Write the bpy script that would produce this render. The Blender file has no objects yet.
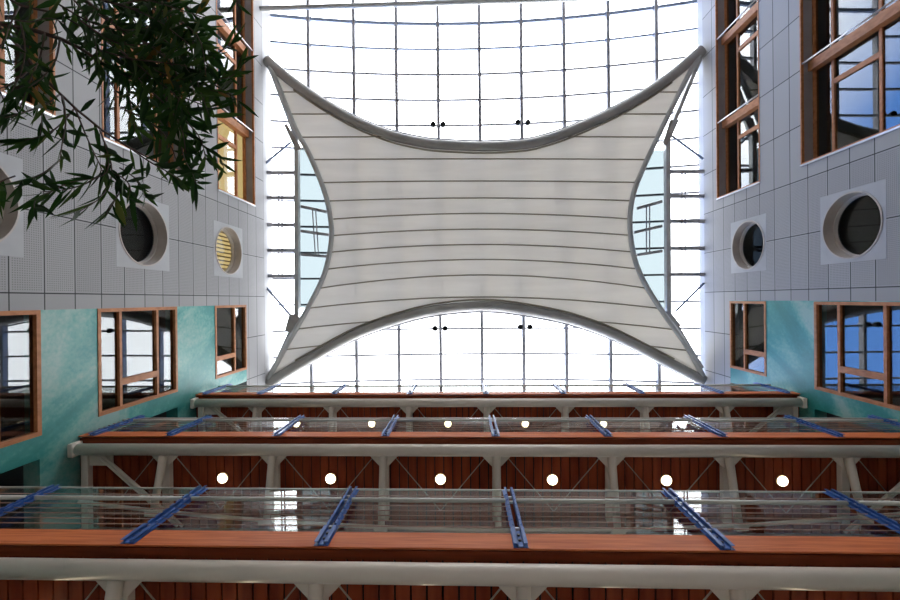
import bpy, bmesh, math, random
from mathutils import Vector, Matrix

# ------------------------------------------------------------------ camera, world, exposure
EYE = 1.6                       # camera height above the hall floor
FPX = 430.0                     # focal length in pixels at 900 px width
M = Matrix(((0.99936476, 0.00926918, -0.03441162),
            (-0.00932024, 0.99995569, -0.00132359),
            (0.03439782, 0.00164347, 0.99940687)))


def W(x, v, h):
    """hall coordinates: x across, v towards the far gable, h above the eye -> Blender"""
    return Vector((x, -v, h + EYE))


sc = bpy.context.scene
col = sc.collection
cam_d = bpy.data.cameras.new('camera')
cam_d.sensor_width = 36.0
cam_d.lens = FPX / 900 * 36.0
cam_d.clip_start = 0.02
cam_d.clip_end = 500
cam = bpy.data.objects.new('camera', cam_d)
col.objects.link(cam)
r_ = M @ Vector((1, 0, 0)); u_ = M @ Vector((0, 1, 0)); f_ = M @ Vector((0, 0, 1))
r_ = Vector((r_.x, -r_.y, r_.z)); u_ = Vector((u_.x, -u_.y, u_.z)); f_ = Vector((f_.x, -f_.y, f_.z))
cam.matrix_world = Matrix(((r_.x, u_.x, -f_.x, 0), (r_.y, u_.y, -f_.y, 0), (r_.z, u_.z, -f_.z, EYE), (0, 0, 0, 1)))
sc.camera = cam
sc.view_settings.view_transform = 'Standard'
sc.view_settings.look = 'None'
sc.view_settings.gamma = 1
sc.view_settings.use_curve_mapping = False
sc.view_settings.exposure = 0.2

world = bpy.data.worlds.new('overcast_sky')
sc.world = world
world.use_nodes = True
wn = world.node_tree; wn.nodes.clear()
w_out = wn.nodes.new('ShaderNodeOutputWorld')
w_bg = wn.nodes.new('ShaderNodeBackground')
w_tc = wn.nodes.new('ShaderNodeTexCoord')
w_sep = wn.nodes.new('ShaderNodeSeparateXYZ')
w_noise = wn.nodes.new('ShaderNodeTexNoise'); w_noise.inputs['Scale'].default_value = 2.2; w_noise.inputs['Detail'].default_value = 5
w_add = wn.nodes.new('ShaderNodeMath'); w_add.operation = 'MULTIPLY_ADD'
w_add.inputs[1].default_value = 0.22
w_rng = wn.nodes.new('ShaderNodeMapRange')
w_rng.inputs['From Min'].default_value = -0.50; w_rng.inputs['From Max'].default_value = -0.36
w_mix = wn.nodes.new('ShaderNodeMix'); w_mix.data_type = 'RGBA'
w_mix.inputs[6].default_value = (0.30, 0.72, 1.85, 1)      # clear blue low in the west
w_mix.inputs[7].default_value = (2.85, 2.85, 2.95, 1)      # bright cloud overhead
wn.links.new(w_tc.outputs['Generated'], w_sep.inputs[0])
wn.links.new(w_tc.outputs['Generated'], w_noise.inputs['Vector'])
wn.links.new(w_noise.outputs['Fac'], w_add.inputs[0])
w_my = wn.nodes.new('ShaderNodeMath'); w_my.operation = 'MULTIPLY_ADD'; w_my.inputs[1].default_value = -0.22
wn.links.new(w_sep.outputs['Y'], w_my.inputs[0])
wn.links.new(w_sep.outputs['X'], w_my.inputs[2])
wn.links.new(w_my.outputs[0], w_add.inputs[2])
wn.links.new(w_add.outputs[0], w_rng.inputs['Value'])
wn.links.new(w_rng.outputs[0], w_mix.inputs[0])
wn.links.new(w_mix.outputs[2], w_bg.inputs['Color'])
w_bg.inputs['Strength'].default_value = 2.6
wn.links.new(w_bg.outputs[0], w_out.inputs[0])


def unproj_h(px, py, h):
    d = M @ Vector(((px - 450) / FPX, (300 - py) / FPX, 1))
    return d.x * h / d.z, d.y * h / d.z


# ------------------------------------------------------------------ materials
def mat(name, color, rough=0.5, metal=0.0, spec=0.5):
    m = bpy.data.materials.new(name); m.use_nodes = True
    b = m.node_tree.nodes['Principled BSDF']
    b.inputs['Base Color'].default_value = (*color, 1)
    b.inputs['Roughness'].default_value = rough
    b.inputs['Metallic'].default_value = metal
    b.inputs['Specular IOR Level'].default_value = spec
    return m


def nd(m, t, **kw):
    n = m.node_tree.nodes.new(t)
    for k, v in kw.items():
        setattr(n, k, v)
    return n


def lk(m, a, b):
    m.node_tree.links.new(a, b)


def mth(m, op, a, b=None, c=None):
    n = nd(m, 'ShaderNodeMath', operation=op)
    for i, s in enumerate((a, b, c)):
        if s is None: continue
        if isinstance(s, (int, float)): n.inputs[i].default_value = s
        else: lk(m, s, n.inputs[i])
    return n.outputs[0]


def mottled(name, c1, c2, scale=(1, 1, 1), nscale=3.0, rough=0.5, detail=4, metal=0.0, distort=0.0, bump=0.0, spec=0.5):
    m = mat(name, c1, rough, metal, spec)
    b = m.node_tree.nodes['Principled BSDF']
    g = nd(m, 'ShaderNodeNewGeometry'); mp = nd(m, 'ShaderNodeMapping')
    mp.inputs['Scale'].default_value = scale
    no = nd(m, 'ShaderNodeTexNoise'); no.inputs['Scale'].default_value = nscale; no.inputs['Detail'].default_value = detail
    no.inputs['Distortion'].default_value = distort
    rp = nd(m, 'ShaderNodeValToRGB')
    rp.color_ramp.elements[0].position = 0.35; rp.color_ramp.elements[0].color = (*c1, 1)
    rp.color_ramp.elements[1].position = 0.65; rp.color_ramp.elements[1].color = (*c2, 1)
    lk(m, g.outputs['Position'], mp.inputs['Vector']); lk(m, mp.outputs[0], no.inputs['Vector'])
    lk(m, no.outputs['Fac'], rp.inputs['Fac']); lk(m, rp.outputs['Color'], b.inputs['Base Color'])
    if bump:
        bp = nd(m, 'ShaderNodeBump'); bp.inputs['Strength'].default_value = bump; bp.inputs['Distance'].default_value = 0.01
        lk(m, no.outputs['Fac'], bp.inputs['Height']); lk(m, bp.outputs[0], b.inputs['Normal'])
    return m


def cladding(name, z0, v0):
    """perforated grey aluminium panels 0.6 m high and 1.43 m long with dark open joints"""
    m = mat(name, (0.42, 0.44, 0.48), 0.6, 0.0, 0.15)
    b = m.node_tree.nodes['Principled BSDF']
    g = nd(m, 'ShaderNodeNewGeometry'); s = nd(m, 'ShaderNodeSeparateXYZ'); lk(m, g.outputs['Position'], s.inputs[0])
    Z = s.outputs['Z']; V = mth(m, 'MULTIPLY', s.outputs['Y'], -1.0)

    def line(c, off, pitch, w):
        f = mth(m, 'FRACT', mth(m, 'DIVIDE', mth(m, 'SUBTRACT', c, off), pitch))
        d = mth(m, 'ABSOLUTE', mth(m, 'SUBTRACT', f, 0.5))
        return mth(m, 'GREATER_THAN', d, 0.5 - w / pitch / 2)
    hl = line(Z, z0, 0.6, 0.02)
    vl = line(V, v0, 1.43, 0.022)
    joint = mth(m, 'MAXIMUM', hl, vl)
    # perforation
    pz = mth(m, 'SUBTRACT', mth(m, 'FRACT', mth(m, 'DIVIDE', mth(m, 'SUBTRACT', Z, z0), 0.04)), 0.5)
    pv = mth(m, 'SUBTRACT', mth(m, 'FRACT', mth(m, 'DIVIDE', mth(m, 'SUBTRACT', V, v0), 0.0397)), 0.5)
    dd = mth(m, 'SQRT', mth(m, 'ADD', mth(m, 'MULTIPLY', pz, pz), mth(m, 'MULTIPLY', pv, pv)))
    hole = mth(m, 'LESS_THAN', dd, 0.27)
    # only inside the panels, with a plain margin, and only on the rows of the portholes
    fz = mth(m, 'ABSOLUTE', mth(m, 'SUBTRACT', mth(m, 'FRACT', mth(m, 'DIVIDE', mth(m, 'SUBTRACT', Z, z0), 0.6)), 0.5))
    inz = mth(m, 'LESS_THAN', fz, 0.44)
    fv = mth(m, 'ABSOLUTE', mth(m, 'SUBTRACT', mth(m, 'FRACT', mth(m, 'DIVIDE', mth(m, 'SUBTRACT', V, v0), 1.43)), 0.5))
    inv = mth(m, 'LESS_THAN', fv, 0.47)
    row = mth(m, 'MULTIPLY', mth(m, 'GREATER_THAN', V, v0), mth(m, 'LESS_THAN', V, v0 + 2.86))
    hole = mth(m, 'MULTIPLY', mth(m, 'MULTIPLY', hole, row), mth(m, 'MULTIPLY', inz, inv))
    hole = mth(m, 'MULTIPLY', hole, 0.4)
    dark = mth(m, 'MAXIMUM', mth(m, 'MULTIPLY', joint, 0.93), hole)
    # slight tone differences between panels
    no = nd(m, 'ShaderNodeTexWhiteNoise', noise_dimensions='2D'); cb = nd(m, 'ShaderNodeCombineXYZ')
    lk(m, mth(m, 'FLOOR', mth(m, 'DIVIDE', mth(m, 'SUBTRACT', Z, z0), 0.6)), cb.inputs[0])
    lk(m, mth(m, 'FLOOR', mth(m, 'DIVIDE', mth(m, 'SUBTRACT', V, v0), 1.43)), cb.inputs[1])
    lk(m, cb.outputs[0], no.inputs['Vector'])
    tone = mth(m, 'MULTIPLY_ADD', no.outputs['Value'], 0.10, 0.95)
    mx = nd(m, 'ShaderNodeMix', data_type='RGBA')
    mx.inputs[6].default_value = (0.34, 0.335, 0.335, 1); mx.inputs[7].default_value = (0.015, 0.015, 0.018, 1)
    lk(m, dark, mx.inputs[0])
    vm = nd(m, 'ShaderNodeVectorMath', operation='SCALE'); lk(m, mx.outputs[2], vm.inputs[0]); lk(m, tone, vm.inputs['Scale'])
    lk(m, vm.outputs[0], b.inputs['Base Color'])
    return m


def teal_mat():
    m = mat('teal_marbled_stucco', (0.05, 0.35, 0.33), 0.45)
    b = m.node_tree.nodes['Principled BSDF']
    g = nd(m, 'ShaderNodeNewGeometry'); mp = nd(m, 'ShaderNodeMapping')
    sp = nd(m, 'ShaderNodeSeparateXYZ'); lk(m, g.outputs['Position'], sp.inputs[0]); cb = nd(m, 'ShaderNodeCombineXYZ')
    lk(m, mth(m, 'MULTIPLY', mth(m, 'SUBTRACT', sp.outputs['Z'], sp.outputs['Y']), 0.20), cb.inputs[0])
    lk(m, mth(m, 'MULTIPLY', mth(m, 'ADD', sp.outputs['Z'], mth(m, 'MULTIPLY', sp.outputs['Y'], 1.3)), 0.45), cb.inputs[1])
    lk(m, mth(m, 'MULTIPLY', sp.outputs['X'], 0.7), cb.inputs[2])
    lk(m, cb.outputs[0], mp.inputs['Vector'])
    n1 = nd(m, 'ShaderNodeTexNoise'); n1.inputs['Scale'].default_value = 0.9; n1.inputs['Detail'].default_value = 5; n1.inputs['Distortion'].default_value = 0.9
    n1.inputs['Roughness'].default_value = 0.55
    n2 = nd(m, 'ShaderNodeTexNoise'); n2.inputs['Scale'].default_value = 14; n2.inputs['Detail'].default_value = 4
    lk(m, mp.outputs[0], n1.inputs['Vector']); lk(m, g.outputs['Position'], n2.inputs['Vector'])
    f = mth(m, 'ADD', n1.outputs['Fac'], mth(m, 'MULTIPLY', mth(m, 'SUBTRACT', n2.outputs['Fac'], 0.5), 0.16))
    rp = nd(m, 'ShaderNodeValToRGB')
    e = rp.color_ramp.elements
    e[0].position = 0.36; e[0].color = (0.018, 0.20, 0.18, 1)
    e[1].position = 0.62; e[1].color = (0.26, 0.42, 0.37, 1)
    k = e.new(0.46); k.color = (0.035, 0.26, 0.235, 1)
    k = e.new(0.52); k.color = (0.10, 0.33, 0.29, 1)
    lk(m, f, rp.inputs['Fac']); lk(m, rp.outputs['Color'], b.inputs['Base Color'])
    return m


def glass(name, tint, refl_ior=1.5, rough=0.0, boost=1.0):
    """thin pane: fresnel mirror over a tinted see-through sheet"""
    m = bpy.data.materials.new(name); m.use_nodes = True
    nt = m.node_tree; nt.nodes.clear()
    o = nd(m, 'ShaderNodeOutputMaterial'); mx = nd(m, 'ShaderNodeMixShader')
    g = nd(m, 'ShaderNodeNewGeometry'); dp = nd(m, 'ShaderNodeVectorMath', operation='DOT_PRODUCT')
    lk(m, g.outputs['Incoming'], dp.inputs[0]); lk(m, g.outputs['Normal'], dp.inputs[1])
    f0 = ((refl_ior - 1) / (refl_ior + 1)) ** 2
    c1 = mth(m, 'POWER', mth(m, 'SUBTRACT', 1.0, mth(m, 'ABSOLUTE', dp.outputs['Value'])), 5.0)
    sch = mth(m, 'MULTIPLY_ADD', c1, 1 - f0, f0)
    tr = nd(m, 'ShaderNodeBsdfTransparent'); tr.inputs['Color'].default_value = (*tint, 1)
    gl = nd(m, 'ShaderNodeBsdfAnisotropic'); gl.inputs['Roughness'].default_value = rough
    gl.inputs['Color'].default_value = (0.97, 0.97, 0.97, 1)
    fac = mth(m, 'MINIMUM', mth(m, 'MULTIPLY', sch, boost), 1.0)
    lk(m, fac, mx.inputs[0]); lk(m, tr.outputs[0], mx.inputs[1]); lk(m, gl.outputs[0], mx.inputs[2])
    lk(m, mx.outputs[0], o.inputs[0])
    return m


def emit(name, color, s):
    m = bpy.data.materials.new(name); m.use_nodes = True
    m.node_tree.nodes.clear()
    o = nd(m, 'ShaderNodeOutputMaterial'); e = nd(m, 'ShaderNodeEmission')
    e.inputs[0].default_value = (*color, 1); e.inputs[1].default_value = s
    lk(m, e.outputs[0], o.inputs[0]); return m


def fabric():
    m = mat('canopy_fabric', (0.80, 0.77, 0.71), 0.8, 0, 0.2)
    nt = m.node_tree; b = nt.nodes['Principled BSDF']; o = nt.nodes['Material Output']
    g = nd(m, 'ShaderNodeNewGeometry'); no = nd(m, 'ShaderNodeTexNoise'); no.inputs['Scale'].default_value = 1.2; no.inputs['Detail'].default_value = 6
    mp = nd(m, 'ShaderNodeMapping'); mp.inputs['Scale'].default_value = (0.35, 2.5, 1)
    lk(m, g.outputs['Position'], mp.inputs[0]); lk(m, mp.outputs[0], no.inputs['Vector'])
    rp = nd(m, 'ShaderNodeValToRGB')
    rp.color_ramp.elements[0].position = 0.3; rp.color_ramp.elements[0].color = (0.70, 0.68, 0.63, 1)
    rp.color_ramp.elements[1].position = 0.7; rp.color_ramp.elements[1].color = (0.80, 0.78, 0.73, 1)
    lk(m, no.outputs['Fac'], rp.inputs['Fac']); lk(m, rp.outputs[0], b.inputs['Base Color'])
    tl = nd(m, 'ShaderNodeBsdfTranslucent'); tl.inputs[0].default_value = (0.9, 0.87, 0.83, 1)
    mx = nd(m, 'ShaderNodeMixShader'); mx.inputs[0].default_value = 0.22
    lk(m, b.outputs[0], mx.inputs[1]); lk(m, tl.outputs[0], mx.inputs[2]); lk(m, mx.outputs[0], o.inputs[0])
    return m


MT = {
    'clad_l': cladding('perforated_panel_left', 6.798 + EYE, 0.176),
    'clad_r': cladding('perforated_panel_right', 9.535 + EYE, 0.176),
    'teal': teal_mat(),
    'plain_panel': mottled('plain_aluminium_panel', (0.40, 0.40, 0.41), (0.43, 0.43, 0.44), rough=0.6, spec=0.15),
    'frame': mottled('oiled_oak_frame', (0.38, 0.15, 0.06), (0.50, 0.21, 0.09), scale=(2, 2, 1), nscale=6, rough=0.5, spec=0.25),
    'reveal': mottled('grey_reveal_lining', (0.26, 0.24, 0.24), (0.31, 0.29, 0.29), nscale=2, rough=0.5),
    'ring': mottled('porthole_ring_paint', (0.42, 0.37, 0.33), (0.48, 0.43, 0.39), nscale=3, rough=0.4),
    'ring_light': mottled('porthole_rim_paint', (0.55, 0.50, 0.46), (0.60, 0.56, 0.52), nscale=3, rough=0.35),
    'rod': mat('pale_aluminium_rod', (0.62, 0.62, 0.64), 0.3, 0.5),
    'pane': glass('window_glass', (0.62, 0.66, 0.66), 1.6, boost=1.25),
    'pane_dark': glass('porthole_glass', (0.5, 0.55, 0.57), 1.5, rough=0.02, boost=0.8),
    'rail_glass': glass('railing_glass', (0.90, 0.94, 0.92), 1.5, boost=0.9),
    'roof_glass': glass('roof_glass', (0.93, 0.96, 0.97), 1.3),
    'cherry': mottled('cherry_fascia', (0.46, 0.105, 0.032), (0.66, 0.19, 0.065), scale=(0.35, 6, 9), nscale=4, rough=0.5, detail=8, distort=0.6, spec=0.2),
    'cherry_shade': mottled('cherry_board_painted_shade', (0.20, 0.04, 0.014), (0.30, 0.065, 0.022), scale=(0.35, 6, 9), nscale=4, rough=0.45, detail=8, spec=0.2),  # same cherry, with the shade of the underside put into its colour
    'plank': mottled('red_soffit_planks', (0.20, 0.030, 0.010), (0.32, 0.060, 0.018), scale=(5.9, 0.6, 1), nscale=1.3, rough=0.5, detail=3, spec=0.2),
    'gap': mat('painted_gap_shade', (0.012, 0.010, 0.010), 0.9),  # near-black deck colour stands in for shade in the gaps between boards
    'cream': mottled('cream_steel_paint', (0.76, 0.66, 0.57), (0.82, 0.72, 0.62), nscale=1.5, rough=0.28),
    'blue': mottled('blue_channel_paint', (0.030, 0.095, 0.33), (0.045, 0.13, 0.42), nscale=8, rough=0.3),
    'bolt': mat('dark_bolt', (0.02, 0.02, 0.025), 0.4, 0.6),
    'railrod': mat('brown_rail_rod', (0.45, 0.27, 0.21), 0.5, 0.0),
    'handrail': mat('pale_handrail', (0.62, 0.60, 0.54), 0.35, 0.0),
    'cable': mat('steel_cable', (0.42, 0.34, 0.28), 0.4, 0.4),
    'concrete': mottled('deck_concrete', (0.20, 0.19, 0.18), (0.26, 0.25, 0.24), nscale=4, rough=0.9),
    'plaster': mottled('pale_plaster', (0.50, 0.49, 0.47), (0.55, 0.54, 0.52), nscale=1, rough=0.9),
    'floor': mottled('stone_floor', (0.34, 0.31, 0.28), (0.40, 0.37, 0.33), nscale=2, rough=0.5),
    'fabric': fabric(),
    'seam': mat('brown_fabric_seam', (0.28, 0.25, 0.19), 0.7),
    'arch': mottled('grey_arch_steel', (0.30, 0.29, 0.27), (0.36, 0.35, 0.33), nscale=1.5, rough=0.38, metal=0.2),
    'edge': mottled('pale_edge_steel', (0.42, 0.43, 0.42), (0.5, 0.51, 0.5), nscale=2, rough=0.4),
    'mullion': mat('roof_bar_grey', (0.33, 0.33, 0.36), 0.45, 0.1),
    'mullion_blue': mat('roof_bar_blue_grey', (0.25, 0.30, 0.42), 0.4, 0.2),
    'spot': mat('black_spotlight_can', (0.012, 0.012, 0.014), 0.5),
    'spot_brk': mat('white_spotlight_bracket', (0.6, 0.6, 0.62), 0.4),
    'lamp': emit('lit_lamp_glass', (1.0, 0.82, 0.55), 9.0),
    'lamp_rim': mat('brass_lamp_rim', (0.55, 0.42, 0.25), 0.35, 0.7),
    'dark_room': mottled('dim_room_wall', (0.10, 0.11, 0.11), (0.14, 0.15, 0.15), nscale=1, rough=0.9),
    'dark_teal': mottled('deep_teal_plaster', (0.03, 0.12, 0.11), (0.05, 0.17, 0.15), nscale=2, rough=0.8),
    'yellow': mottled('yellow_roller_blind', (0.85, 0.60, 0.22), (0.92, 0.68, 0.28), nscale=1.5, rough=0.8),
    'yellow_lit': emit('backlit_yellow_blind', (1.0, 0.66, 0.27), 1.5),
    'side_glass': glass('tinted_side_glass', (0.095, 0.112, 0.115), 1.3),
    'slat': mat('brown_louvre', (0.30, 0.16, 0.05), 0.6),
    'blind': mottled('grey_louvre_blind', (0.16, 0.16, 0.16), (0.20, 0.20, 0.20), nscale=2, rough=0.6),
    'bark': mottled('brown_bark', (0.03, 0.014, 0.012), (0.06, 0.028, 0.022), nscale=20, rough=0.8),
}


def leaf_mat():
    m = mat('willow_leaf', (0.03, 0.07, 0.012), 0.55, 0, 0.2)
    nt = m.node_tree; b = nt.nodes['Principled BSDF']; o = nt.nodes['Material Output']
    oi = nd(m, 'ShaderNodeNewGeometry'); rp = nd(m, 'ShaderNodeValToRGB')
    e = rp.color_ramp.elements
    e[0].position = 0; e[0].color = (0.006, 0.022, 0.004, 1); e[1].position = 1; e[1].color = (0.16, 0.07, 0.012, 1)
    k = e.new(0.6); k.color = (0.013, 0.045, 0.006, 1); k = e.new(0.97); k.color = (0.04, 0.075, 0.012, 1)
    lk(m, oi.outputs['Random Per Island'], rp.inputs[0]); lk(m, rp.outputs[0], b.inputs['Base Color'])
    tl = nd(m, 'ShaderNodeBsdfTranslucent'); lk(m, rp.outputs[0], tl.inputs[0])
    mx = nd(m, 'ShaderNodeMixShader'); mx.inputs[0].default_value = 0.25
    lk(m, b.outputs[0], mx.inputs[1]); lk(m, tl.outputs[0], mx.inputs[2]); lk(m, mx.outputs[0], o.inputs[0])
    return m


MT['leaf'] = leaf_mat()


# ------------------------------------------------------------------ mesh helpers (hall coordinates)
class MB:
    def __init__(s): s.v = []; s.f = []

    def add(s, vs, fs):
        n = len(s.v); s.v += [W(*p) for p in vs]; s.f += [tuple(i + n for i in f) for f in fs]; return s

    def box(s, x0, x1, v0, v1, h0, h1):
        vs = [(x, v, h) for x in (x0, x1) for v in (v0, v1) for h in (h0, h1)]
        return s.add(vs, [(0, 1, 3, 2), (4, 6, 7, 5), (0, 4, 5, 1), (2, 3, 7, 6), (0, 2, 6, 4), (1, 5, 7, 3)])

    def tube(s, pts, r, n=10, caps=True):
        P = [Vector(p) for p in pts]
        R = r if isinstance(r, (list, tuple)) else [r] * len(P)
        vs = []; fs = []; ref = None
        for i, p in enumerate(P):
            t = (P[min(i + 1, len(P) - 1)] - P[max(i - 1, 0)]).normalized()
            if ref is None:
                ref = Vector((0, 0, 1)) if abs(t.z) < 0.9 else Vector((1, 0, 0))
            a = (ref - t * ref.dot(t)).normalized(); b = t.cross(a); ref = a
            for k in range(n):
                q = p + (a * math.cos(2 * math.pi * k / n) + b * math.sin(2 * math.pi * k / n)) * R[i]
                vs.append(tuple(q))
        for i in range(len(P) - 1):
            for k in range(n):
                k2 = (k + 1) % n
                fs.append((i * n + k, i * n + k2, (i + 1) * n + k2, (i + 1) * n + k))
        if caps:
            fs.append(tuple(range(n))[::-1]); fs.append(tuple((len(P) - 1) * n + k for k in range(n)))
        return s.add(vs, fs)

    def bar(s, p, q, w, d, up=(0, 0, 1)):
        """rectangular bar from p to q, w across, d along up"""
        p = Vector(p); q = Vector(q); t = (q - p).normalized(); up = Vector(up)
        u = (up - t * up.dot(t)).normalized(); a = t.cross(u)
        vs = []
        for c in (p, q):
            for i, j in ((-1, -1), (1, -1), (1, 1), (-1, 1)):
                vs.append(tuple(c + a * (i * w / 2) + u * (j * d / 2)))
        return s.add(vs, [(0, 1, 2, 3), (7, 6, 5, 4), (0, 4, 5, 1), (1, 5, 6, 2), (2, 6, 7, 3), (3, 7, 4, 0)])

    def prism_h(s, poly, h0, h1):
        n = len(poly)
        vs = [(x, v, h0) for x, v in poly] + [(x, v, h1) for x, v in poly]
        return s.add(vs, [tuple(range(n)), tuple(range(2 * n - 1, n - 1, -1))] + [(i, (i + 1) % n, n + (i + 1) % n, n + i) for i in range(n)])

    def build(s, name, material, parent=None, smooth=False, bevel=0.0):
        me = bpy.data.meshes.new(name)
        off = Vector((0, 0, 0)); q = parent
        while q:
            off = off + q.location; q = q.parent
        me.from_pydata([tuple(p - off) for p in s.v], [], s.f)
        bm = bmesh.new(); bm.from_mesh(me); bmesh.ops.recalc_face_normals(bm, faces=bm.faces)
        bm.to_mesh(me); bm.free()
        if smooth:
            for p in me.polygons: p.use_smooth = len(p.vertices) == 4 or len(p.vertices) == 3
        me.materials.append(MT[material])
        o = bpy.data.objects.new(name, me); col.objects.link(o)
        if parent: o.parent = parent
        if bevel:
            b = o.modifiers.new('bevel', 'BEVEL'); b.width = bevel; b.segments = 2
        return o


def tag(o, label=None, cat=None, group=None, kind=None):
    if label: o['label'] = label
    if cat: o['category'] = cat
    if group: o['group'] = group
    if kind: o['kind'] = kind
    return o


def empty(name, x, v, h, label=None, cat=None, group=None, kind=None):
    o = bpy.data.objects.new(name, None); o.empty_display_size = 0.2
    o.matrix_world = Matrix.Translation(W(x, v, h)); o.location = W(x, v, h)
    col.objects.link(o); bpy.context.view_layer.update()
    return tag(o, label, cat, group, kind)


XL, XR = -7.47, 8.813           # faces of the two side walls
VB, VF = -4.35, 13.0            # back wall, far gable
TOPL, TOPR = 15.80, 16.12       # wall heads
XC = 0.67                       # middle of the hall
HV_MID, HV_EDGE = 17.25, 16.35


def vault(x):
    return HV_MID - (HV_MID - HV_EDGE) * ((x - XC) / 8.14) ** 2


# ------------------------------------------------------------------ hall shell
tag(MB().box(XL - 4.5, XR + 4.5, VB - .3, VF + .3, -EYE - .3, -EYE).build('floor', 'floor'), 'pale stone hall floor', kind='structure')
tag(MB().box(XL - 4.5, XR + 4.5, VB - .3, VB, -EYE, 16.3).build('wall_back', 'plaster'), 'pale plaster wall behind the walkways', kind='structure')
tag(MB().box(XL - 4.5, XR + 4.5, VF, VF + .3, -EYE, 17.0).build('wall_front', 'plaster'), 'far gable wall', kind='structure')


def holes_wall(parent, name, material, X, side, v0, v1, h0, h1, holes, th=0.30):
    vs = sorted({v0, v1} | {a for H in holes for a in H[:2] if v0 < a < v1})
    hs = sorted({h0, h1} | {a for H in holes for a in H[2:] if h0 < a < h1})
    mb = MB()
    for i in range(len(vs) - 1):
        j = 0
        while j < len(hs) - 1:
            cv = (vs[i] + vs[i + 1]) / 2
            inside = lambda k: any(H[0] < cv < H[1] and H[2] < (hs[k] + hs[k + 1]) / 2 < H[3] for H in holes)
            if inside(j): j += 1; continue
            k = j
            while k + 1 < len(hs) - 1 and not inside(k + 1): k += 1
            mb.box(*sorted((X, X + side * th)), vs[i], vs[i + 1], hs[j], hs[k + 1]); j = k + 1
    return mb.build(name, material, parent)


UP_L = [(3.42, 11.7, 12.83, 15.14), (3.42, 11.7, 8.65, 11.29), (3.42, 11.7, 5.05, 7.63)]
UP_R = [(3.42, 11.7, 13.11, 15.30), (3.42, 11.7, 8.90, 11.55), (3.42, 11.7, 5.30, 7.93)]
LOW_L = [(-2.32, -0.12, 12.60, 14.44), (-2.32, -0.12, 8.49, 10.90), (-2.32, -0.12, 4.90, 7.31)]
LOW_R = [(-2.35, -0.14, 12.90, 14.62), (-2.35, -0.14, 8.75, 11.16), (-2.35, -0.14, 5.15, 7.55)]
PORT_L = [(1.61, 13.41), (1.61, 9.81), (1.61, 6.21)]
PORT_R = [(1.60, 13.70), (1.60, 10.12), (1.60, 6.52)]
DOOR_L = [(VB, -2.73, 12.0, 14.5), (VB, -2.73, 8.4, 10.9), (VB, -2.73, 4.8, 7.28)]
DOOR_R = [(VB, -2.85, 12.0, 14.7), (VB, -2.85, 8.4, 11.18), (VB, -2.85, 4.8, 7.5)]
SQ = 0.83
wall_no = 0
for side, X, nm, ups, lows, ports, doors, top in ((-1, XL, 'wall_left', UP_L, LOW_L, PORT_L, DOOR_L, TOPL), (1, XR, 'wall_right', UP_R, LOW_R, PORT_R, DOOR_R, TOPR)):
    w = empty(nm, X, 0, -EYE, 'wall of grey perforated panels over teal marbled stucco', kind='structure')
    ph = [(v - SQ, v + SQ, h - SQ, h + SQ) for v, h in ports]
    holes_wall(w, 'metal_cladding', 'clad_l' if side < 0 else 'clad_r', X, side, -0.12, VF, -EYE, top, ups + ph)
    hend = lows[0][3] + .0
    holes_wall(w, 'teal_stucco', 'teal', X, side, VB, -0.12, -EYE, hend, lows + doors)
    # bare corner of cladding above the last teal bay
    holes_wall(w, 'corner_cladding', 'clad_l' if side < 0 else 'clad_r', X, side, VB, -0.12, hend, top, [])
    MB().box(*sorted((X, X + side * .3)), VB, VF, top, top + .22).build('coping', 'plain_panel', w)
    # dim rooms behind the wall: storey slabs, rear wall
    xo = X + side * 4.2
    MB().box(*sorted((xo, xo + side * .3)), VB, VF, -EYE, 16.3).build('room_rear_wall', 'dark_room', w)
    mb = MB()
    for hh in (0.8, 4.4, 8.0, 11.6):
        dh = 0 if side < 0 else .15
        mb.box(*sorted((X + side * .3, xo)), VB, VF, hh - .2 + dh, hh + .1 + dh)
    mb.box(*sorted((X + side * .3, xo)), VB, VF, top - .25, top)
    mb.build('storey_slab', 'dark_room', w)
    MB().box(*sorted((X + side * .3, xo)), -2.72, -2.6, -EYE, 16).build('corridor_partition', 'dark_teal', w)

# ------------------------------------------------------------------ windows
win_no = 0


def ring_box(mb, X, d0, d1, side, v0, v1, h0, h1, w):
    """rectangular ring between depth d0 and d1 behind the wall face"""
    a, b = sorted((X + side * d0, X + side * d1))
    mb.box(a, b, v0, v1, h1 - w, h1); mb.box(a, b, v0, v1, h0, h0 + w)
    mb.box(a, b, v0, v0 + w, h0 + w, h1 - w); mb.box(a, b, v1 - w, v1, h0 + w, h1 - w)
    return mb


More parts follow.
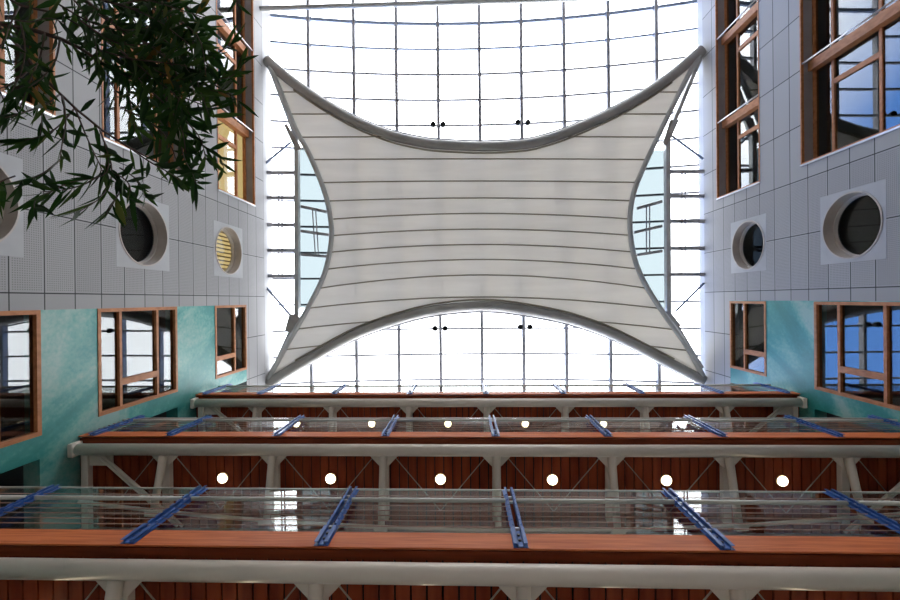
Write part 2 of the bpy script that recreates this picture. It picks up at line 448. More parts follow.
def upper_window(X, side, H, label):
    global win_no
    win_no += 1
    v0, v1, h0, h1 = H
    w = empty('window_%d' % win_no, X, v0, h0, label, kind='structure')
    ring_box(MB(), X, -.012, .06, side, v0, v1, h0, h1, .035).build('outer_trim', 'frame', w)
    ring_box(MB(), X, .06, .30, side, v0, v1, h0, h1, .012).build('reveal_lining', 'reveal', w)
    ring_box(MB(), X, .30, .40, side, v0, v1, h0, h1, .07).build('window_frame', 'frame', w)
    D0, D1 = .32, .40
    bx = lambda d0, d1, a, b, c, d: MB().box(*sorted((X + side * d0, X + side * d1)), a, b, c, d)
    tr = [h1 - .60, h1 - 1.82] if h1 - h0 > 2.3 else [h1 - .66]
    for t in tr:
        bx(D0, D1, v0 + .07, v1 - .07, t - .035, t + .035).build('transom', 'frame', w)
    for b in (5.85, 8.75):
        bx(.18, .40, b, b + .24, h0 + .02, h1 - .02).build('mullion', 'frame', w)
        MB().tube([(X + side * .03, b + .20, h0 + .02), (X + side * .03, b + .20, h1 - .02)], .022, 8).build('blind_rod', 'rod', w, smooth=True)
        hi = tr[0] - .035; lo = (tr[1] + .035) if len(tr) > 1 else h0 + .07
        bx(D0, D1, b - .62, b - .50, lo, hi).build('glazing_bar', 'frame', w)
    bx(-.03, .10, v0 - .04, v0, h0, h1).build('drip_edge', 'rod', w)
    bx(.355, .365, v0 + .07, v1 - .07, h0 + .07, h1 - .07).build('pane', 'pane', w)
    return w


def lower_window(X, side, H, label):
    global win_no
    win_no += 1
    v0, v1, h0, h1 = H
    w = empty('window_%d' % win_no, X, v0, h0, label, kind='structure')
    ring_box(MB(), X, -.015, .12, side, v0, v1, h0, h1, .075).build('window_frame', 'frame', w)
    bx = lambda d0, d1, a, b, c, d: MB().box(*sorted((X + side * d0, X + side * d1)), a, b, c, d)
    tr = [h1 - .70, h1 - 1.82] if h1 - h0 > 2.3 else [h1 - .72]
    for t in tr:
        bx(.0, .11, v0 + .075, v1 - .075, t - .035, t + .035).build('mullion', 'frame', w)
    hi = tr[0] - .035; lo = (tr[1] + .035) if len(tr) > 1 else h0 + .075
    bx(.0, .11, -1.80, -1.66, lo, hi).build('opening_light_bar', 'frame', w)
    bx(.055, .065, v0 + .075, v1 - .075, h0 + .075, h1 - .075).build('pane', 'pane', w)
    return w


def porthole(X, side, c, label, lit=False):
    global win_no
    win_no += 1
    v, h = c
    w = empty('window_%d' % win_no, X, v, h, label, kind='structure')
    n = 48

    def ring(mb, d0, r0, d1, r1):
        vs = []; fs = []
        for d, r in ((d0, r0), (d1, r1)):
            for k in range(n):
                a = 2 * math.pi * k / n
                vs.append((X + side * d, v + r * math.cos(a), h + r * math.sin(a)))
        for k in range(n):
            k2 = (k + 1) % n; fs.append((k, k2, n + k2, n + k))
        mb.add(vs, fs); return mb
    # square plain panel with a round hole
    mb = MB(); vs = []; fs = []
    for d in (-.004, .03):
        for k in range(n):
            a = 2 * math.pi * k / n
            q = SQ / max(abs(math.cos(a)), abs(math.sin(a)))
            vs.append((X + side * d, v + q * math.cos(a), h + q * math.sin(a)))
        for k in range(n):
            a = 2 * math.pi * k / n
            vs.append((X + side * d, v + .75 * math.cos(a), h + .75 * math.sin(a)))
    for k in range(n):
        k2 = (k + 1) % n
        fs += [(k, k2, n + k2, n + k), (2 * n + k, 3 * n + k, 3 * n + k2, 2 * n + k2), (k, 2 * n + k, 2 * n + k2, k2), (n + k, n + k2, 3 * n + k2, 3 * n + k)]
    mb.add(vs, fs).build('surround_panel', 'plain_panel', w)
    # stepped reveal
    mb = MB(); ring(mb, -.02, .765, -.02, .735); ring(mb, -.02, .765, .03, .765)
    ring(mb, -.02, .735, .24, .715); ring(mb, .24, .715, .24, .70)
    mb.build('reveal_ring', 'ring', w, smooth=True)
    mb = MB(); ring(mb, .20, .715, .20, .68); ring(mb, .20, .68, .30, .665); ring(mb, .30, .665, .30, .75); ring(mb, .30, .75, .20, .715)
    mb.build('inner_rim', 'ring_light', w)
    mb = MB()
    for d in (.272, .280):
        mb.add([(X + side * d, v + .67 * math.cos(2 * math.pi * k / n), h + .67 * math.sin(2 * math.pi * k / n)) for k in range(n)], [tuple(range(n))])
    mb.build('pane', 'pane_dark' if not lit else 'pane', w)
    if lit:
        mb = MB()
        for k in range(15):
            hh = v - .95 + k * .13
            mb.box(*sorted((X + side * .36, X + side * .375)), hh, hh + .038, h - .5, h + 1.6)
        mb.build('louvre_slats', 'slat', w)
        MB().box(*sorted((X + side * .55, X + side * .57)), v - 1.0, v + 1.0, h - .6, h + 2.3).build('roller_blind', 'yellow_lit', w)
    return w


flr = ['top', 'middle', 'lowest']
for i, H in enumerate(UP_L):
    upper_window(XL, -1, H, '%s tall oak framed window of the left wall' % flr[i])
for i, H in enumerate(UP_R[:2]):
    upper_window(XR, 1, H, '%s tall oak framed window of the right wall' % flr[i])
for i, H in enumerate(LOW_L):
    lower_window(XL, -1, H, '%s oak framed window in the left teal wall' % flr[i])
for i, H in enumerate(LOW_R):
    lower_window(XR, 1, H, '%s oak framed window in the right teal wall' % flr[i])
porthole(XL, -1, PORT_L[0], 'porthole glowing yellow behind brown louvres in the left wall', lit=True)
porthole(XL, -1, PORT_L[1], 'dark porthole in the middle of the left wall')
porthole(XL, -1, PORT_L[2], 'porthole cut by the left edge of the photo')
porthole(XR, 1, PORT_R[0], 'farther dark porthole of the right wall')
porthole(XR, 1, PORT_R[1], 'nearer dark porthole of the right wall')
porthole(XR, 1, PORT_R[2], 'lowest porthole of the right wall')
# yellow blind pulled down inside the lit top left room
b = MB().box(XL - .60, XL - .585, 3.30, 6.4, 12.7, 15.5).build('roller_blind', 'yellow_lit')
tag(b, 'yellow blind glowing inside the top left oak framed window', 'blind')


# ------------------------------------------------------------------ glazed vault
ceil = empty('ceiling', XC, 4, 15.8, 'shallow barrel vault of clear glass on slim grey bars', kind='structure')
N = 40
mb = MB(); vs = []; fs = []
for i in range(N + 1):
    x = XL + .05 + (XR - XL - .1) * i / N
    for v in (VB, VF):
        vs.append((x, v, vault(x) + .12))
for i in range(N):
    fs.append((2 * i, 2 * i + 1, 2 * i + 3, 2 * i + 2))
mb.add(vs, fs).build('roof_glazing', 'roof_glass', ceil, smooth=True)
for k in range(-4, 5):
    x = XC + 1.655 * k + (0.06 * (abs(k) > 3) * (1 if k > 0 else -1))
    for a, c in (((VB, VF),) if abs(k) < 4 else ((VB, -1.6), (6.9, VF))):
        MB().box(x - .06, x + .06, a, c, vault(x) - .10, vault(x) + .11).build('purlin', 'mullion', ceil)
for k in range(-3, 15):
    v = -1.172 + 1.017 * k
    big = (k == 12)
    pts = [(XL + .05 + (XR - XL - .1) * i / 24) for i in range(25)]
    mb = MB()
    for a, c in zip(pts[:-1], pts[1:]):
        mb.bar((a, v, vault(a) + .02), (c, v, vault(c) + .02), .07 if not big else .12, .10)
    mb.build('glazing_rib', 'mullion_blue' if big or k > 10 else 'mullion', ceil)
# eaves beams closing wall head to vault
for X, top in ((XL, TOPL), (XR, TOPR)):
    MB().box(*sorted((X, X + (.24 if X > 0 else -.24))), VB, VF, top + .22, vault(X) + .12).build('eaves_beam', 'plain_panel', ceil)

# ------------------------------------------------------------------ fabric canopy, arches, edges
def interp(tab, t):
    if t <= tab[0][0]: return tab[0][1]
    for (a, p), (c, q) in zip(tab[:-1], tab[1:]):
        if t <= c: return p + (q - p) * (t - a) / (c - a)
    return tab[-1][1]


def spl(tab, n):
    """catmull-rom through 2-D points"""
    out = []
    P = [tab[0]] + list(tab) + [tab[-1]]
    for i in range(1, len(P) - 2):
        for k in range(n):
            t = k / n
            out.append(tuple(0.5 * ((2 * P[i][j]) + (-P[i - 1][j] + P[i + 1][j]) * t + (2 * P[i - 1][j] - 5 * P[i][j] + 4 * P[i + 1][j] - P[i + 2][j]) * t * t
                       + (-P[i - 1][j] + 3 * P[i][j] - 3 * P[i + 1][j] + P[i + 2][j]) * t ** 3) for j in (0, 1)))
    out.append(tuple(tab[-1])); return out


def onv(px, py, drop):
    x, v = unproj_h(px, py, 16.6)
    for _ in range(6):
        h = vault(x) - drop; x, v = unproj_h(px, py, h)
    return (x, v, vault(x) - drop)


TOPA = [(266, 60), (288, 79), (310, 95), (332, 109), (355, 121.5), (376, 130.5), (397, 137.5), (420, 142.5), (440, 145), (485, 146.8), (525, 144.5), (545, 140), (565, 133.5), (586, 125), (608, 115), (631, 103), (654, 89), (678, 71), (702, 50)]
BOTA = [(268, 384), (290, 370), (311, 358), (333, 345.5), (354.5, 334.5), (376, 326), (398, 319), (418, 313.5), (438.5, 309.5), (460, 307), (482, 306), (503, 307), (524.5, 310), (546, 313.8), (567.6, 318.5), (590, 325.5), (611, 333.5), (634, 344.5), (657, 356.5), (680, 368.5), (704, 381)]
LEFT = [(270, 66), (283, 98), (295, 128), (308, 152), (319, 177), (326, 197), (330, 216), (331.5, 236), (328.5, 258), (321.5, 281), (304, 315), (284, 350), (268, 379)]
RIGHT = [(701, 52), (687, 78), (668, 116), (654, 145), (642, 171), (633.5, 194), (630, 217), (631.5, 243), (637, 266), (648, 289), (666, 317), (686, 345), (703, 376)]
top_s = spl(TOPA, 4); bot_s = spl(BOTA, 4); lf_s = spl(LEFT, 5); rt_s = spl(RIGHT, 5)

canopy = empty('fabric_canopy', XC, 3, 15.5, 'big cream tensioned fabric sail spanning between the two curved steel arches', 'canopy')
NX, NY = 48, 36


def samp(s, t):
    f = t * (len(s) - 1); i = min(int(f), len(s) - 2); a = f - i
    return Vector((s[i][0] * (1 - a) + s[i + 1][0] * a, s[i][1] * (1 - a) + s[i + 1][1] * a))


c00, c10 = samp(top_s, 0), samp(top_s, 1); c01, c11 = samp(bot_s, 0), samp(bot_s, 1)
vs = []; fs = []
for j in range(NY + 1):
    t = j / NY
    for i in range(NX + 1):
        s = i / NX
        p = samp(top_s, s) * (1 - t) + samp(bot_s, s) * t + samp(lf_s, t) * (1 - s) + samp(rt_s, t) * s \
            - (c00 * (1 - s) * (1 - t) + c10 * s * (1 - t) + c01 * (1 - s) * t + c11 * s * t)
        vs.append(onv(p.x, p.y, .40))
for j in range(NY):
    for i in range(NX):
        a = j * (NX + 1) + i; fs.append((a, a + 1, a + NX + 2, a + NX + 1))
sail = MB().add(vs, fs).build('fabric', 'fabric', canopy, smooth=True)
so = sail.modifiers.new('thickness', 'SOLIDIFY'); so.thickness = 0.02; so.offset = 0
tx = sorted(top_s); bx_ = sorted(bot_s)
ly = sorted((y, x) for x, y in lf_s); ry = sorted((y, x) for x, y in rt_s)
SE = [(92, 92), (114, 114), (136.5, 137), (158.8, 159.5), (181, 182.5), (198, 201), (213.5, 219.5), (229.2, 236), (244.5, 252.5), (259.5, 269), (275, 287), (297, 306), (317, 325.5), (337, 345)]
for yc, ye in SE:
    seg = []; runs = []
    for k in range(0, 121):
        x = 268 + (704 - 268) * k / 120
        u = (x - 483) / 155
        y = yc + (ye - yc) * min(abs(u) ** 1.9, 2.0)
        ok = interp(ly, y) < x < interp(ry, y) and interp(tx, x) + 3 < y < interp(bx_, x) - 3
        if ok: seg.append((x, y))
        elif seg:
            runs.append(seg); seg = []
    if seg: runs.append(seg)
    for sg in runs:
        if len(sg) > 2:
            MB().tube([onv(x, y, .415) for x, y in sg], .026, 6).build('seam', 'seam', canopy, smooth=True)
for s, xx, sgn in ((lf_s, 0, 1), (rt_s, 1, -1)):
    pts = [onv(x, y, .42) for x, y in s]
    o = MB().tube(pts, .095, 12).build('edge_tube', 'edge', canopy, smooth=True)
for a, lab in ((top_s, 'upper grey steel arch curving down above the fabric canopy'), (bot_s, 'lower grey steel arch humped beneath the fabric canopy')):
    ar = empty('steel_arch', XC, unproj_h(*a[len(a) // 2], 16.5)[1], 15.8, lab, 'arch', 'steel arches holding the fabric canopy')
    pts = [onv(x, y, .36) for x, y in a]
    MB().tube(pts, .20, 16).build('arch_tube', 'arch', ar, smooth=True)
    # clamping strips beside the tube
    up = -1 if a is top_s else 1
    MB().tube([onv(x, y + up * 6.0, .26) for x, y in a[3:-3]], .035, 8).build('glazing_flashing', 'mullion', ar, smooth=True)
    MB().tube([onv(x, y - up * 6.3, .44) for x, y in a[5:-5]], .035, 8).build('clamp_strip', 'seam', ar, smooth=True)

# side glazing frames between canopy and walls
for side in (-1, 1):
    lab = 'grey steel frame of the side glazing by the %s wall' % ('left' if side < 0 else 'right')
    if side < 0:
        post = [(269, 64), (297, 139), (297.5, 318), (270, 378)]
        bars = [173.5, 198.5, 225.5, 251, 276.5]; xa, xb = 265, 297; lad = 280.5
        inner = [(301, 206.5, 327, 212), (301, 231, 329, 235), (301, 254.5, 328, 256.5)]; lad2 = [(314, 209), (317, 256)]
        rods = [((266, 163), (291, 142)), ((266, 287), (291, 316))]
        plate = [(285, 330), (290, 314), (297, 314), (303, 320), (291, 332)]
        plate2 = [(284, 125), (287, 124), (297, 140), (303, 150), (297, 152)]
    else:
        post = [(700, 58), (667, 138), (668, 313), (701, 368)]
        bars = [172.5, 197, 222, 249, 275]; xa, xb = 669, 704; lad = 683.5
        inner = [(662, 201.5, 637, 208.5), (662, 226, 634, 232.5), (662, 251, 637, 255)]; lad2 = [(648, 206), (648, 253)]
        rods = [((703, 159), (672, 136)), ((704, 283), (676, 311))]
        plate = [(661, 310), (672, 313), (683, 326), (677, 328), (668, 324)]
        plate2 = [(670, 120), (680, 119), (671, 138), (666, 146), (662, 144)]
    p0 = onv(*post[1], .25)
    fr = empty('side_glazing_frame', p0[0], p0[1], p0[2], lab, 'frame', 'steel frames of the side glazing')
    P = [onv(x, y, .25) for x, y in post]
    for q, (a, c) in enumerate(zip(P[:-1], P[1:])):
        MB().bar(a, c, .16 if q == 1 else .14, .22).build('frame_post', 'edge', fr)
    for y in bars:
        MB().bar(onv(xa, y - .5, .2), onv(xb, y - .5, .2), .13, .14).build('cross_bar', 'mullion', fr)
    for dx in (-1.6, 1.6):
        MB().bar(onv(lad + dx, bars[0], .22), onv(lad + dx, bars[-1], .22), .035, .05).build('ladder_rail', 'mullion', fr)
        MB().bar(onv(lad2[0][0] + dx, lad2[0][1], .22), onv(lad2[1][0] + dx, lad2[1][1], .22), .03, .05).build('ladder_rail', 'mullion', fr)
    for x0, y0, x1, y1 in inner:
        MB().bar(onv(x0, y0, .2), onv(x1, y1, .2), .10, .12).build('cross_bar', 'mullion', fr)
    es = [q for q in (lf_s if side < 0 else rt_s) if 146 < q[1] < 312]
    pn = MB(); vs_ = []
    for q in es:
        vs_ += [onv(297.5 if side < 0 else 667.5, q[1], .16), onv(q[0], q[1], .16)]
    pn.add(vs_, [(2 * i, 2 * i + 1, 2 * i + 3, 2 * i + 2) for i in range(len(es) - 1)]).build('tinted_pane', 'side_glass', fr)
    for a, c in rods:
        MB().tube([onv(*a, .3), onv(*c, .3)], .045, 8).build('tie_rod', 'mullion_blue', fr, smooth=True)
    for pl in (plate, plate2):
        Q = [onv(x, y, .34) for x, y in pl]
        MB().prism_h([(q[0], q[1]) for q in Q], Q[0][2] - .02, Q[0][2] + .02).build('gusset_plate', 'arch', fr)
# round tie tube crossing the hall above the upper arch
a = unproj_h(281, 8.0, 15.7); c = unproj_h(520, 0.5, 15.7)
sl = (c[1] - a[1]) / (c[0] - a[0]); va = a[1] + sl * (XL - a[0]); vb = a[1] + sl * (XR - a[0])
tt = MB().tube([(XL, va, 15.7), (XR, vb, 15.7)], .085, 14).build('tie_tube', 'edge', smooth=True)
tag(tt, 'straight pale steel tie tube crossing under the glass vault at the top edge', 'tube')

# spotlights
spots = [(433, 124), (443, 124), (518, 122), (528, 122), (435, 328.5), (445, 328.5), (520.5, 327), (530, 327)]
names = ['left one of the left pair of black spotlights above the upper arch', 'right one of the left pair of black spotlights above the upper arch',
         'left one of the right pair of black spotlights above the upper arch', 'right one of the right pair of black spotlights above the upper arch',
         'left one of the left pair of black spotlights below the lower arch', 'right one of the left pair of black spotlights below the lower arch',
         'left one of the right pair of black spotlights below the lower arch', 'right one of the right pair of black spotlights below the lower arch']
proto = None
for (px, py), lab in zip(spots, names):
    h = 16.75; x, v = unproj_h(px, py, h)
    if proto is None:
        proto = empty('spotlight', x, v, h)
        MB().tube([(x, v, h), (x, v, h + .05), (x, v, h + .2)], [.10, .11, .07], 16).build('lamp_can', 'spot', proto, smooth=True)
        MB().tube([(x, v, h + .2), (x, v, h + .5)], .02, 8).build('stem', 'spot_brk', proto)
        MB().tube([(x, v, h - .012), (x, v, h + .0)], .05, 12).build('lens', 'bolt', proto)
        o = proto
    else:
        o = proto.copy(); col.objects.link(o); o.location = W(x, v, h)
        for ch in list(proto.children):
            c_ = ch.copy(); col.objects.link(c_); c_.parent = o
    tag(o, lab, 'spotlight', 'black spotlights under the glass vault')

# ------------------------------------------------------------------ three walkways
HB = [4.463, 8.063, 11.663]
KG = 2.567
X0, WB = -1.5276, 2.0828
px_posts = [X0 + WB * i for i in range(-2, 5)]
lev = ['lowest', 'middle', 'top']
TUBEV = [(-2.750, 4.30), (-2.775, 7.90), (-2.765, 11.50)]
for L in range(3):
    hb = HB[L]; tv, th = TUBEV[L]
    br = empty('footbridge', XC, -3.4, hb, '%s timber lined walkway carried on a cream steel tube' % lev[L], 'walkway', 'stacked walkways')
    xa, xb = XL, XR
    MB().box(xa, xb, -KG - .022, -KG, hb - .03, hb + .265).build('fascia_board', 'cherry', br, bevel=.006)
    MB().box(xa, xb, -KG - .150, -KG - .05, hb - .0, hb + .15).build('lower_board', 'cherry_shade', br, bevel=.004)
    MB().box(xa, xb, VB, -KG - .05, hb + .045, hb + .24).build('deck_slab', 'gap', br)
    mb = MB(); n = int((xb - xa) / .168)
    for i in range(n + 1):
        a = xa + i * .168; c = min(a + .147, xb)
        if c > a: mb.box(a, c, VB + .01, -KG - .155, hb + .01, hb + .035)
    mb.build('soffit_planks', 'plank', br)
    MB().box(xa, xb, VB, -KG - .06, hb + .24, hb + .30).build('walking_surface', 'concrete', br)
    MB().tube([(xa + .12, tv, th), (xb - .12, tv, th)], (.098, .107, .112)[L], 28).build('tube_beam', 'cream', br, smooth=True)
    for X, s in ((xa, 1), (xb, -1)):
        MB().box(*sorted((X + s * .01, X + s * .11)), tv - .13, tv + .13, th - .12, th + .12).build('mounting_block', 'cream', br, bevel=.02)
        # end beam, plate and twin braces beside the wall
        MB().box(*sorted((X + s * .13, X + s * .27)), VB, tv, hb - .13, hb - .01).build('end_beam', 'cream', br, bevel=.01)
        MB().box(*sorted((X + s * .27, X + s * .72)), tv - .34, tv - .05, hb - .08, hb - .055).build('end_plate', 'cream', br)
        for dd in (0, .10):
            MB().tube([(X + s * (.42 + dd), tv - .10, hb - .12), (X + s * (2.2 + dd), -4.08, hb - .42)], .026, 10).build('end_brace', 'cream', br, smooth=True)
    # rear tube, gently bowed
    pts = []
    for i in range(25):
        t = i / 24; x = xa + .4 + (xb - xa - .8) * t
        pts.append((x, -4.08 + .45 * (2 * t - 1) ** 2, hb - .46))
    MB().tube(pts, .035, 10).build('rear_tie_tube', 'cream', br, smooth=True)
    for i, x in enumerate(px_posts):
        bb = MB().box(x - .075 + .0, x + .075, -4.1, tv, hb - .11, hb - .005).build('bracket_beam', 'cream', br, bevel=.008)
        MB().prism_h([(x - .26, tv - .02), (x + .26, tv - .02), (x + .26, tv - .12), (x + .09, tv - .30), (x - .09, tv - .30), (x - .26, tv - .12)], hb - .135, hb - .112).build('gusset_plate', 'cream', bb)
        vr = -4.08 + .45 * (2 * (x - xa) / (xb - xa) - 1) ** 2
        st = MB().tube([(x, tv - .05, hb - .15), (x, vr, hb - .44)], [.075, .06], 14).build('strut', 'cream', br, smooth=True)
        MB().box(x - .12, x + .12, vr - .06, vr + .05, hb - .51, hb - .48).build('foot_plate', 'cream', st)
        for s in (-1, 1):
            MB().tube([(x + s * .2, tv - .14, hb - .12), (x + s * WB / 2, -3.92, hb - .10)], .009, 6).build('bracing_cable', 'cable', br)

    # glass railing on the same edge
    rl = empty('glass_railing', XC, -KG - .05, hb + .3, 'glass and rod railing with blue posts along the %s walkway' % lev[L], 'railing', 'glass railings of the walkways')
    g0, g1 = hb + .285, hb + 1.47
    ends = ([-7.22] + px_posts + [8.52])
    cuts = [xa + .01] + ends + [xb - .01]
    for a, c in zip(cuts[:-1], cuts[1:]):
        if c - a > .5:
            MB().box(a + .035, c - .035, -KG - .075, -KG - .063, g0, g1).build('glass_panel', 'rail_glass', rl)
    for hh in [hb + q for q in (.33, .45, .57, .69, .81, 1.07)]:
        rd = MB()
        for a, c in zip(cuts[:-1], cuts[1:]):
            if c - a > .2:
                rd.tube([(a + .07, -KG + .03, hh), (c - .07, -KG + .03, hh)], .0062, 8)
        rd.build('rail_rod', 'railrod', rl, smooth=True)
    hr = MB()
    for a, c in zip(cuts[:-1], cuts[1:]):
        if c - a > .2: hr.tube([(a + .07, -KG + .03, hb + .96), (c - .07, -KG + .03, hb + .96)], .027, 12)
    hr.build('handrail', 'handrail', rl, smooth=True)
    MB().box(xa + .02, xb - .02, -KG - .08, -KG - .058, g1, g1 + .014).build('glass_edge_trim', 'handrail', rl)
    for x in ends:
        po = MB()
        for s in (-1, 1):
            c = x + s * .026
            po.box(*sorted((c, c + s * .007)), -KG - .02, -KG + .05, hb - .02, hb + 1.31)          # web beside the gap
            po.box(*sorted((c, c + s * .050)), -KG + .002, -KG + .008, hb - .02, hb + 1.31)        # rear flange
            lo = hb - .02                                                                          # front flange, notched at each rod
            for q in (.33, .45, .57, .69, .81, .93, 1.07, 1.31 + .02):
                po.box(*sorted((c, c + s * (.030 if q > .4 else .046))), -KG + .044, -KG + .050, lo, hb + q - .02)
                lo = hb + q + .02
        p_ = po.build('post', 'blue', rl)
        MB().box(x - .026, x + .026, -KG + .004, -KG + .02, hb - .02, hb + .27).build('base_plate', 'blue', p_)
        for hh in (hb + .08, hb + .18):
            MB().tube([(x, -KG + .02, hh), (x, -KG + .035, hh)], .016, 10).build('bolt', 'bolt', p_)
        for hh in (hb + .31, hb + .94, hb + 1.06):
            MB().box(x - .026, x + .026, -KG + .0, -KG + .03, hh, hh + .025).build('spacer', 'rod', p_)

# ------------------------------------------------------------------ downlights under the middle and top walkways
ordn = ['first', 'second', 'third', 'fourth', 'fifth', 'sixth', 'seventh', 'eighth']
proto = None
for L in (0, 1, 2):
    hb = HB[L]; k = 0
    xs = [X0 + WB * (i + .5) for i in range(-2, 4)]
    for i, x in enumerate(xs):
        h = hb + .01; v = -3.37
        if proto is None:
            proto = empty('downlight', x, v, h)
            MB().tube([(x, v, h - .03), (x, v, h)], .105, 24).build('lamp_rim', 'lamp_rim', proto, smooth=True)
            pts = [(x, v, h - .030), (x, v, h - .05), (x, v, h - .066), (x, v, h - .072)]
            MB().tube(pts, [.092, .086, .05, .01], 24).build('lamp_glass', 'lamp', proto, smooth=True)
            o = proto
        else:
            o = proto.copy(); col.objects.link(o); o.location = W(x, v, h)
            for ch in list(proto.children):
                c_ = ch.copy(); col.objects.link(c_); c_.parent = o
        tag(o, '%s round downlight from the left in the %s walkway ceiling' % (ordn[i], lev[L]), 'light', 'round downlights under the %s walkway' % lev[L])

# ------------------------------------------------------------------ tree whose twigs hang into the top left corner
random.seed(11)
tree = empty('tree', -3.5, 1.9, -EYE, 'leafy green tree with narrow drooping leaves in the top left corner', 'tree')
MB().tube([(-3.5, 1.9, -EYE), (-3.46, 1.92, -.5), (-3.5, 1.86, .6), (-3.4, 1.9, 1.5), (-3.35, 1.95, 2.2)], [.10, .085, .07, .055, .03], 12).build('trunk', 'bark', tree, smooth=True)


def pt(px, py, h):
    x, v = unproj_h(px, py, h); return Vector((x, v, h))


leaves = MB(); twigs = []
bark = MB()


def leaf(p, d, ln, wd, nrm):
    d = d.normalized(); s = d.cross(nrm)
    if s.length < .05: s = d.cross(Vector((1, .3, .2)))
    s.normalize(); n = s.cross(d).normalized()
    prof = [(0, .06), (.18, .62), (.42, 1.0), (.68, .78), (.88, .35), (1, .0)]
    bend = random.uniform(-.18, .18); sb = random.uniform(-.10, .10)
    vs = []; fs = []
    for t, w in prof:
        c = p + d * (ln * t) + n * (bend * ln * t * t) + s * (sb * ln * t * t)
        if w == 0: vs.append(tuple(c)); break
        e = s * (wd / 2 * w); lift = n * (wd * .12 * w)
        vs += [tuple(c - e + lift), tuple(c), tuple(c + e + lift)]
    for i in range(len(prof) - 2):
        a = 3 * i; fs += [(a, a + 1, a + 4, a + 3), (a + 1, a + 2, a + 5, a + 4)]
    a = 3 * (len(prof) - 2); z = a + 3
    fs += [(a, a + 1, z), (a + 1, a + 2, z)]
    leaves.add(vs, fs)


def twig(pix, h0, h1, r0, nleaf, l0=.11, spread=50, start=.1, sub=0):
    n = 10; P = []
    s = spl(pix, 6)
    for i in range(n + 1):
        q = samp(s, i / n); P.append(pt(q.x, q.y, h0 + (h1 - h0) * i / n))
    bark.tube([tuple(p) for p in P], [r0 * (1 - .75 * i / n) + .0006 for i in range(n + 1)], 5)
    for k in range(nleaf):
        t = start + (1 - start) * (k + random.random() * .6) / max(nleaf, 1)
        t = min(t, 1); f = t * n; i = min(int(f), n - 1); a = f - i
        p = P[i].lerp(P[i + 1], a); d = (P[i + 1] - P[i]).normalized()
        ang = math.radians(random.uniform(12, spread)) * (1 if k % 2 else -1)
        ca, sa = math.cos(ang), math.sin(ang)
        dd = Vector((d.x * ca - d.y * sa, d.x * sa + d.y * ca, d.z * .4 + random.uniform(-.55, .25)))
        L = l0 * random.uniform(.8, 1.6)
        leaf(p, dd, L, L * random.uniform(.13, .18), Vector((random.uniform(-.6, .6), random.uniform(-.6, .6), 1)))
    return P


# limbs from the trunk to the frame edge
j1 = pt(-30, 12, 1.9); j2 = pt(-30, -40, 2.1)
bark.tube([(-3.42, 1.9, 1.3), (-2.9, 1.7, 1.6), tuple(j1)], [.045, .035, .022], 8)
bark.tube([(-3.36, 1.94, 2.0), (-2.9, 1.85, 2.15), tuple(j2)], [.04, .03, .022], 8)
T = twig
T([(-30, 12), (0, 24), (45, 33), (80, 48), (110, 68), (135, 78), (170, 75)], 1.9, 1.8, .012, 26)
T([(-30, 12), (0, 25), (30, 62), (60, 94), (95, 125), (130, 148), (165, 166), (200, 182)], 1.9, 1.7, .008, 12, .09, 60)
T([(-30, -40), (40, -22), (75, -6), (110, 20), (140, 50), (160, 80), (172, 120)], 2.1, 1.8, .013, 24)
T([(75, -6), (110, 2), (150, 14), (185, 34), (205, 60), (218, 85)], 2.05, 1.8, .008, 22)
T([(110, -20), (150, -8), (185, 5), (200, 25), (208, 50)], 2.1, 1.8, .007, 20)
T([(-30, -40), (0, -10), (20, 5), (60, 15), (100, 38)], 2.0, 1.8, .008, 20)
sub = [
    # dense middle
    [(60, 5), (90, 22), (120, 30), (150, 28)], [(80, 20), (110, 40), (135, 45), (165, 40)], [(100, 0), (130, 8), (160, 22), (190, 45)],
    [(110, 30), (140, 55), (155, 70), (185, 80)], [(120, 50), (150, 75), (175, 95), (190, 115)], [(140, 20), (170, 45), (185, 65), (195, 95)],
    [(90, 45), (118, 62), (140, 80), (150, 100)], [(130, 0), (165, 12), (190, 30), (212, 55)], [(150, 60), (175, 78), (200, 88), (222, 92)],
    [(95, -5), (125, 10), (140, 30), (150, 55)], [(120, 70), (140, 95), (160, 112), (185, 122)], [(150, 90), (170, 110), (182, 130), (186, 155)],
    [(70, -5), (85, 15), (95, 40), (98, 65)], [(160, 0), (180, 20), (200, 40), (206, 75)], [(110, 60), (125, 85), (132, 110), (135, 130)],
    [(60, 40), (85, 52), (105, 72), (118, 98)], [(140, 40), (165, 55), (180, 85), (176, 110)], [(175, 30), (190, 60), (200, 90), (210, 118)],
    [(165, 100), (185, 120), (200, 138), (206, 160)], [(125, 110), (150, 122), (168, 140), (178, 165)],
    [(85, 5), (110, 22), (138, 38), (170, 60)], [(150, 5), (172, 28), (192, 52), (205, 85)], [(105, 18), (135, 26), (165, 36), (195, 40)],
    [(100, 50), (128, 58), (158, 62), (188, 66)], [(140, 85), (165, 90), (190, 100), (215, 110)], [(120, 5), (145, 0), (175, 8), (205, 18)],
]
for s_ in sub:
    T(s_, random.uniform(1.75, 2.0), random.uniform(1.6, 1.85), .004, 22, .10, 60, 0)
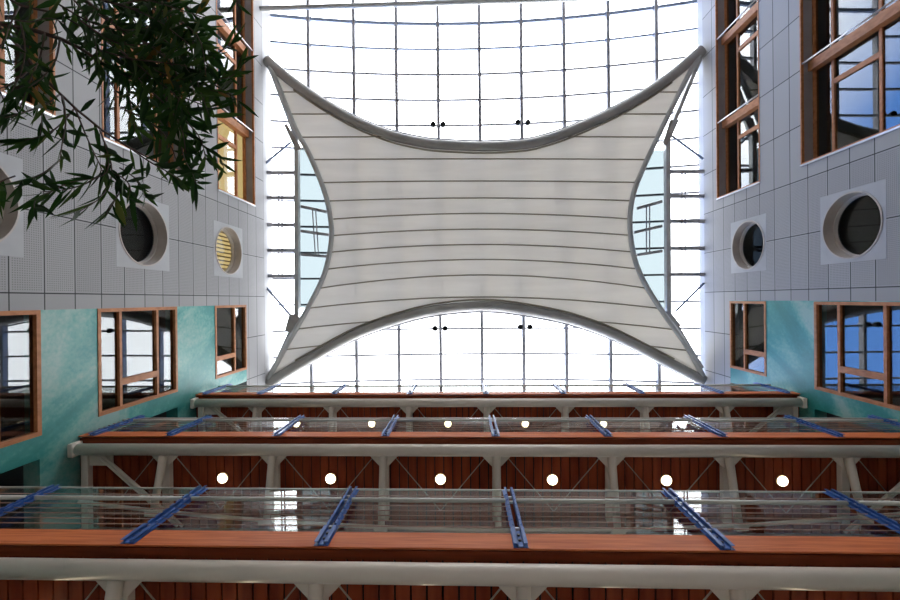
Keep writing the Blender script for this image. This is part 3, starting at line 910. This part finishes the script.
left = [
    [(20, 20), (25, 45), (22, 70), (10, 95)], [(45, 33), (40, 58), (30, 80), (20, 108)], [(0, 25), (-4, 60), (0, 90), (12, 120)],
    [(60, 94), (45, 105), (25, 112), (5, 118)], [(75, 108), (60, 125), (45, 135), (25, 140)], [(60, 40), (55, 62), (42, 78), (28, 88)],
    [(20, 5), (10, 25), (5, 40), (-5, 55)], [(40, 60), (20, 78), (8, 85), (-10, 92)], [(30, 62), (35, 90), (42, 110), (40, 135)],
    [(62, 96), (66, 120), (62, 145), (60, 160)], [(8, 18), (30, 22), (50, 18), (66, 24)],
]
for s_ in left:
    T(s_, random.uniform(1.75, 1.95), random.uniform(1.5, 1.75), .0035, 13, .10, 50, .1)
low = [
    [(60, 160), (45, 172), (28, 180), (18, 186)], [(100, 130), (108, 155), (104, 175), (70, 182)], [(104, 172), (85, 184), (62, 190), (40, 192)],
    [(108, 150), (112, 176), (100, 198), (78, 212)], [(112, 172), (120, 190), (112, 204), (106, 214)], [(75, 108), (88, 140), (100, 165), (106, 180)],
    [(120, 168), (135, 178), (142, 190), (146, 198)], [(15, 176), (0, 182), (-8, 190), (-14, 200)], [(70, 182), (50, 192), (36, 200), (34, 208)],
    [(130, 148), (150, 162), (168, 172), (182, 182)], [(180, 140), (185, 160), (192, 172), (196, 184)], [(104, 172), (120, 176), (130, 186), (128, 200)],
]
for s_ in low:
    T(s_, random.uniform(1.6, 1.75), random.uniform(1.4, 1.6), .0028, 12, .095, 48, .15)
for s_ in ([(205, 85), (213, 86), (221, 78), (228, 70)], [(215, 85), (226, 92), (234, 97), (240, 104)], [(212, 60), (222, 50), (232, 45), (238, 32)],
           [(222, 78), (232, 76), (239, 68), (242, 58)], [(195, 140), (210, 150), (220, 158), (224, 168)]):
    T(s_, 1.8, 1.75, .003, 7, .085, 45, .2)
T([(232, -12), (236, -4), (238, 6)], 1.9, 1.9, .003, 4, .07, 40, 0)
bark.build('branch', 'bark', tree, smooth=True)
leaves.build('leaves', 'leaf', tree, smooth=True)
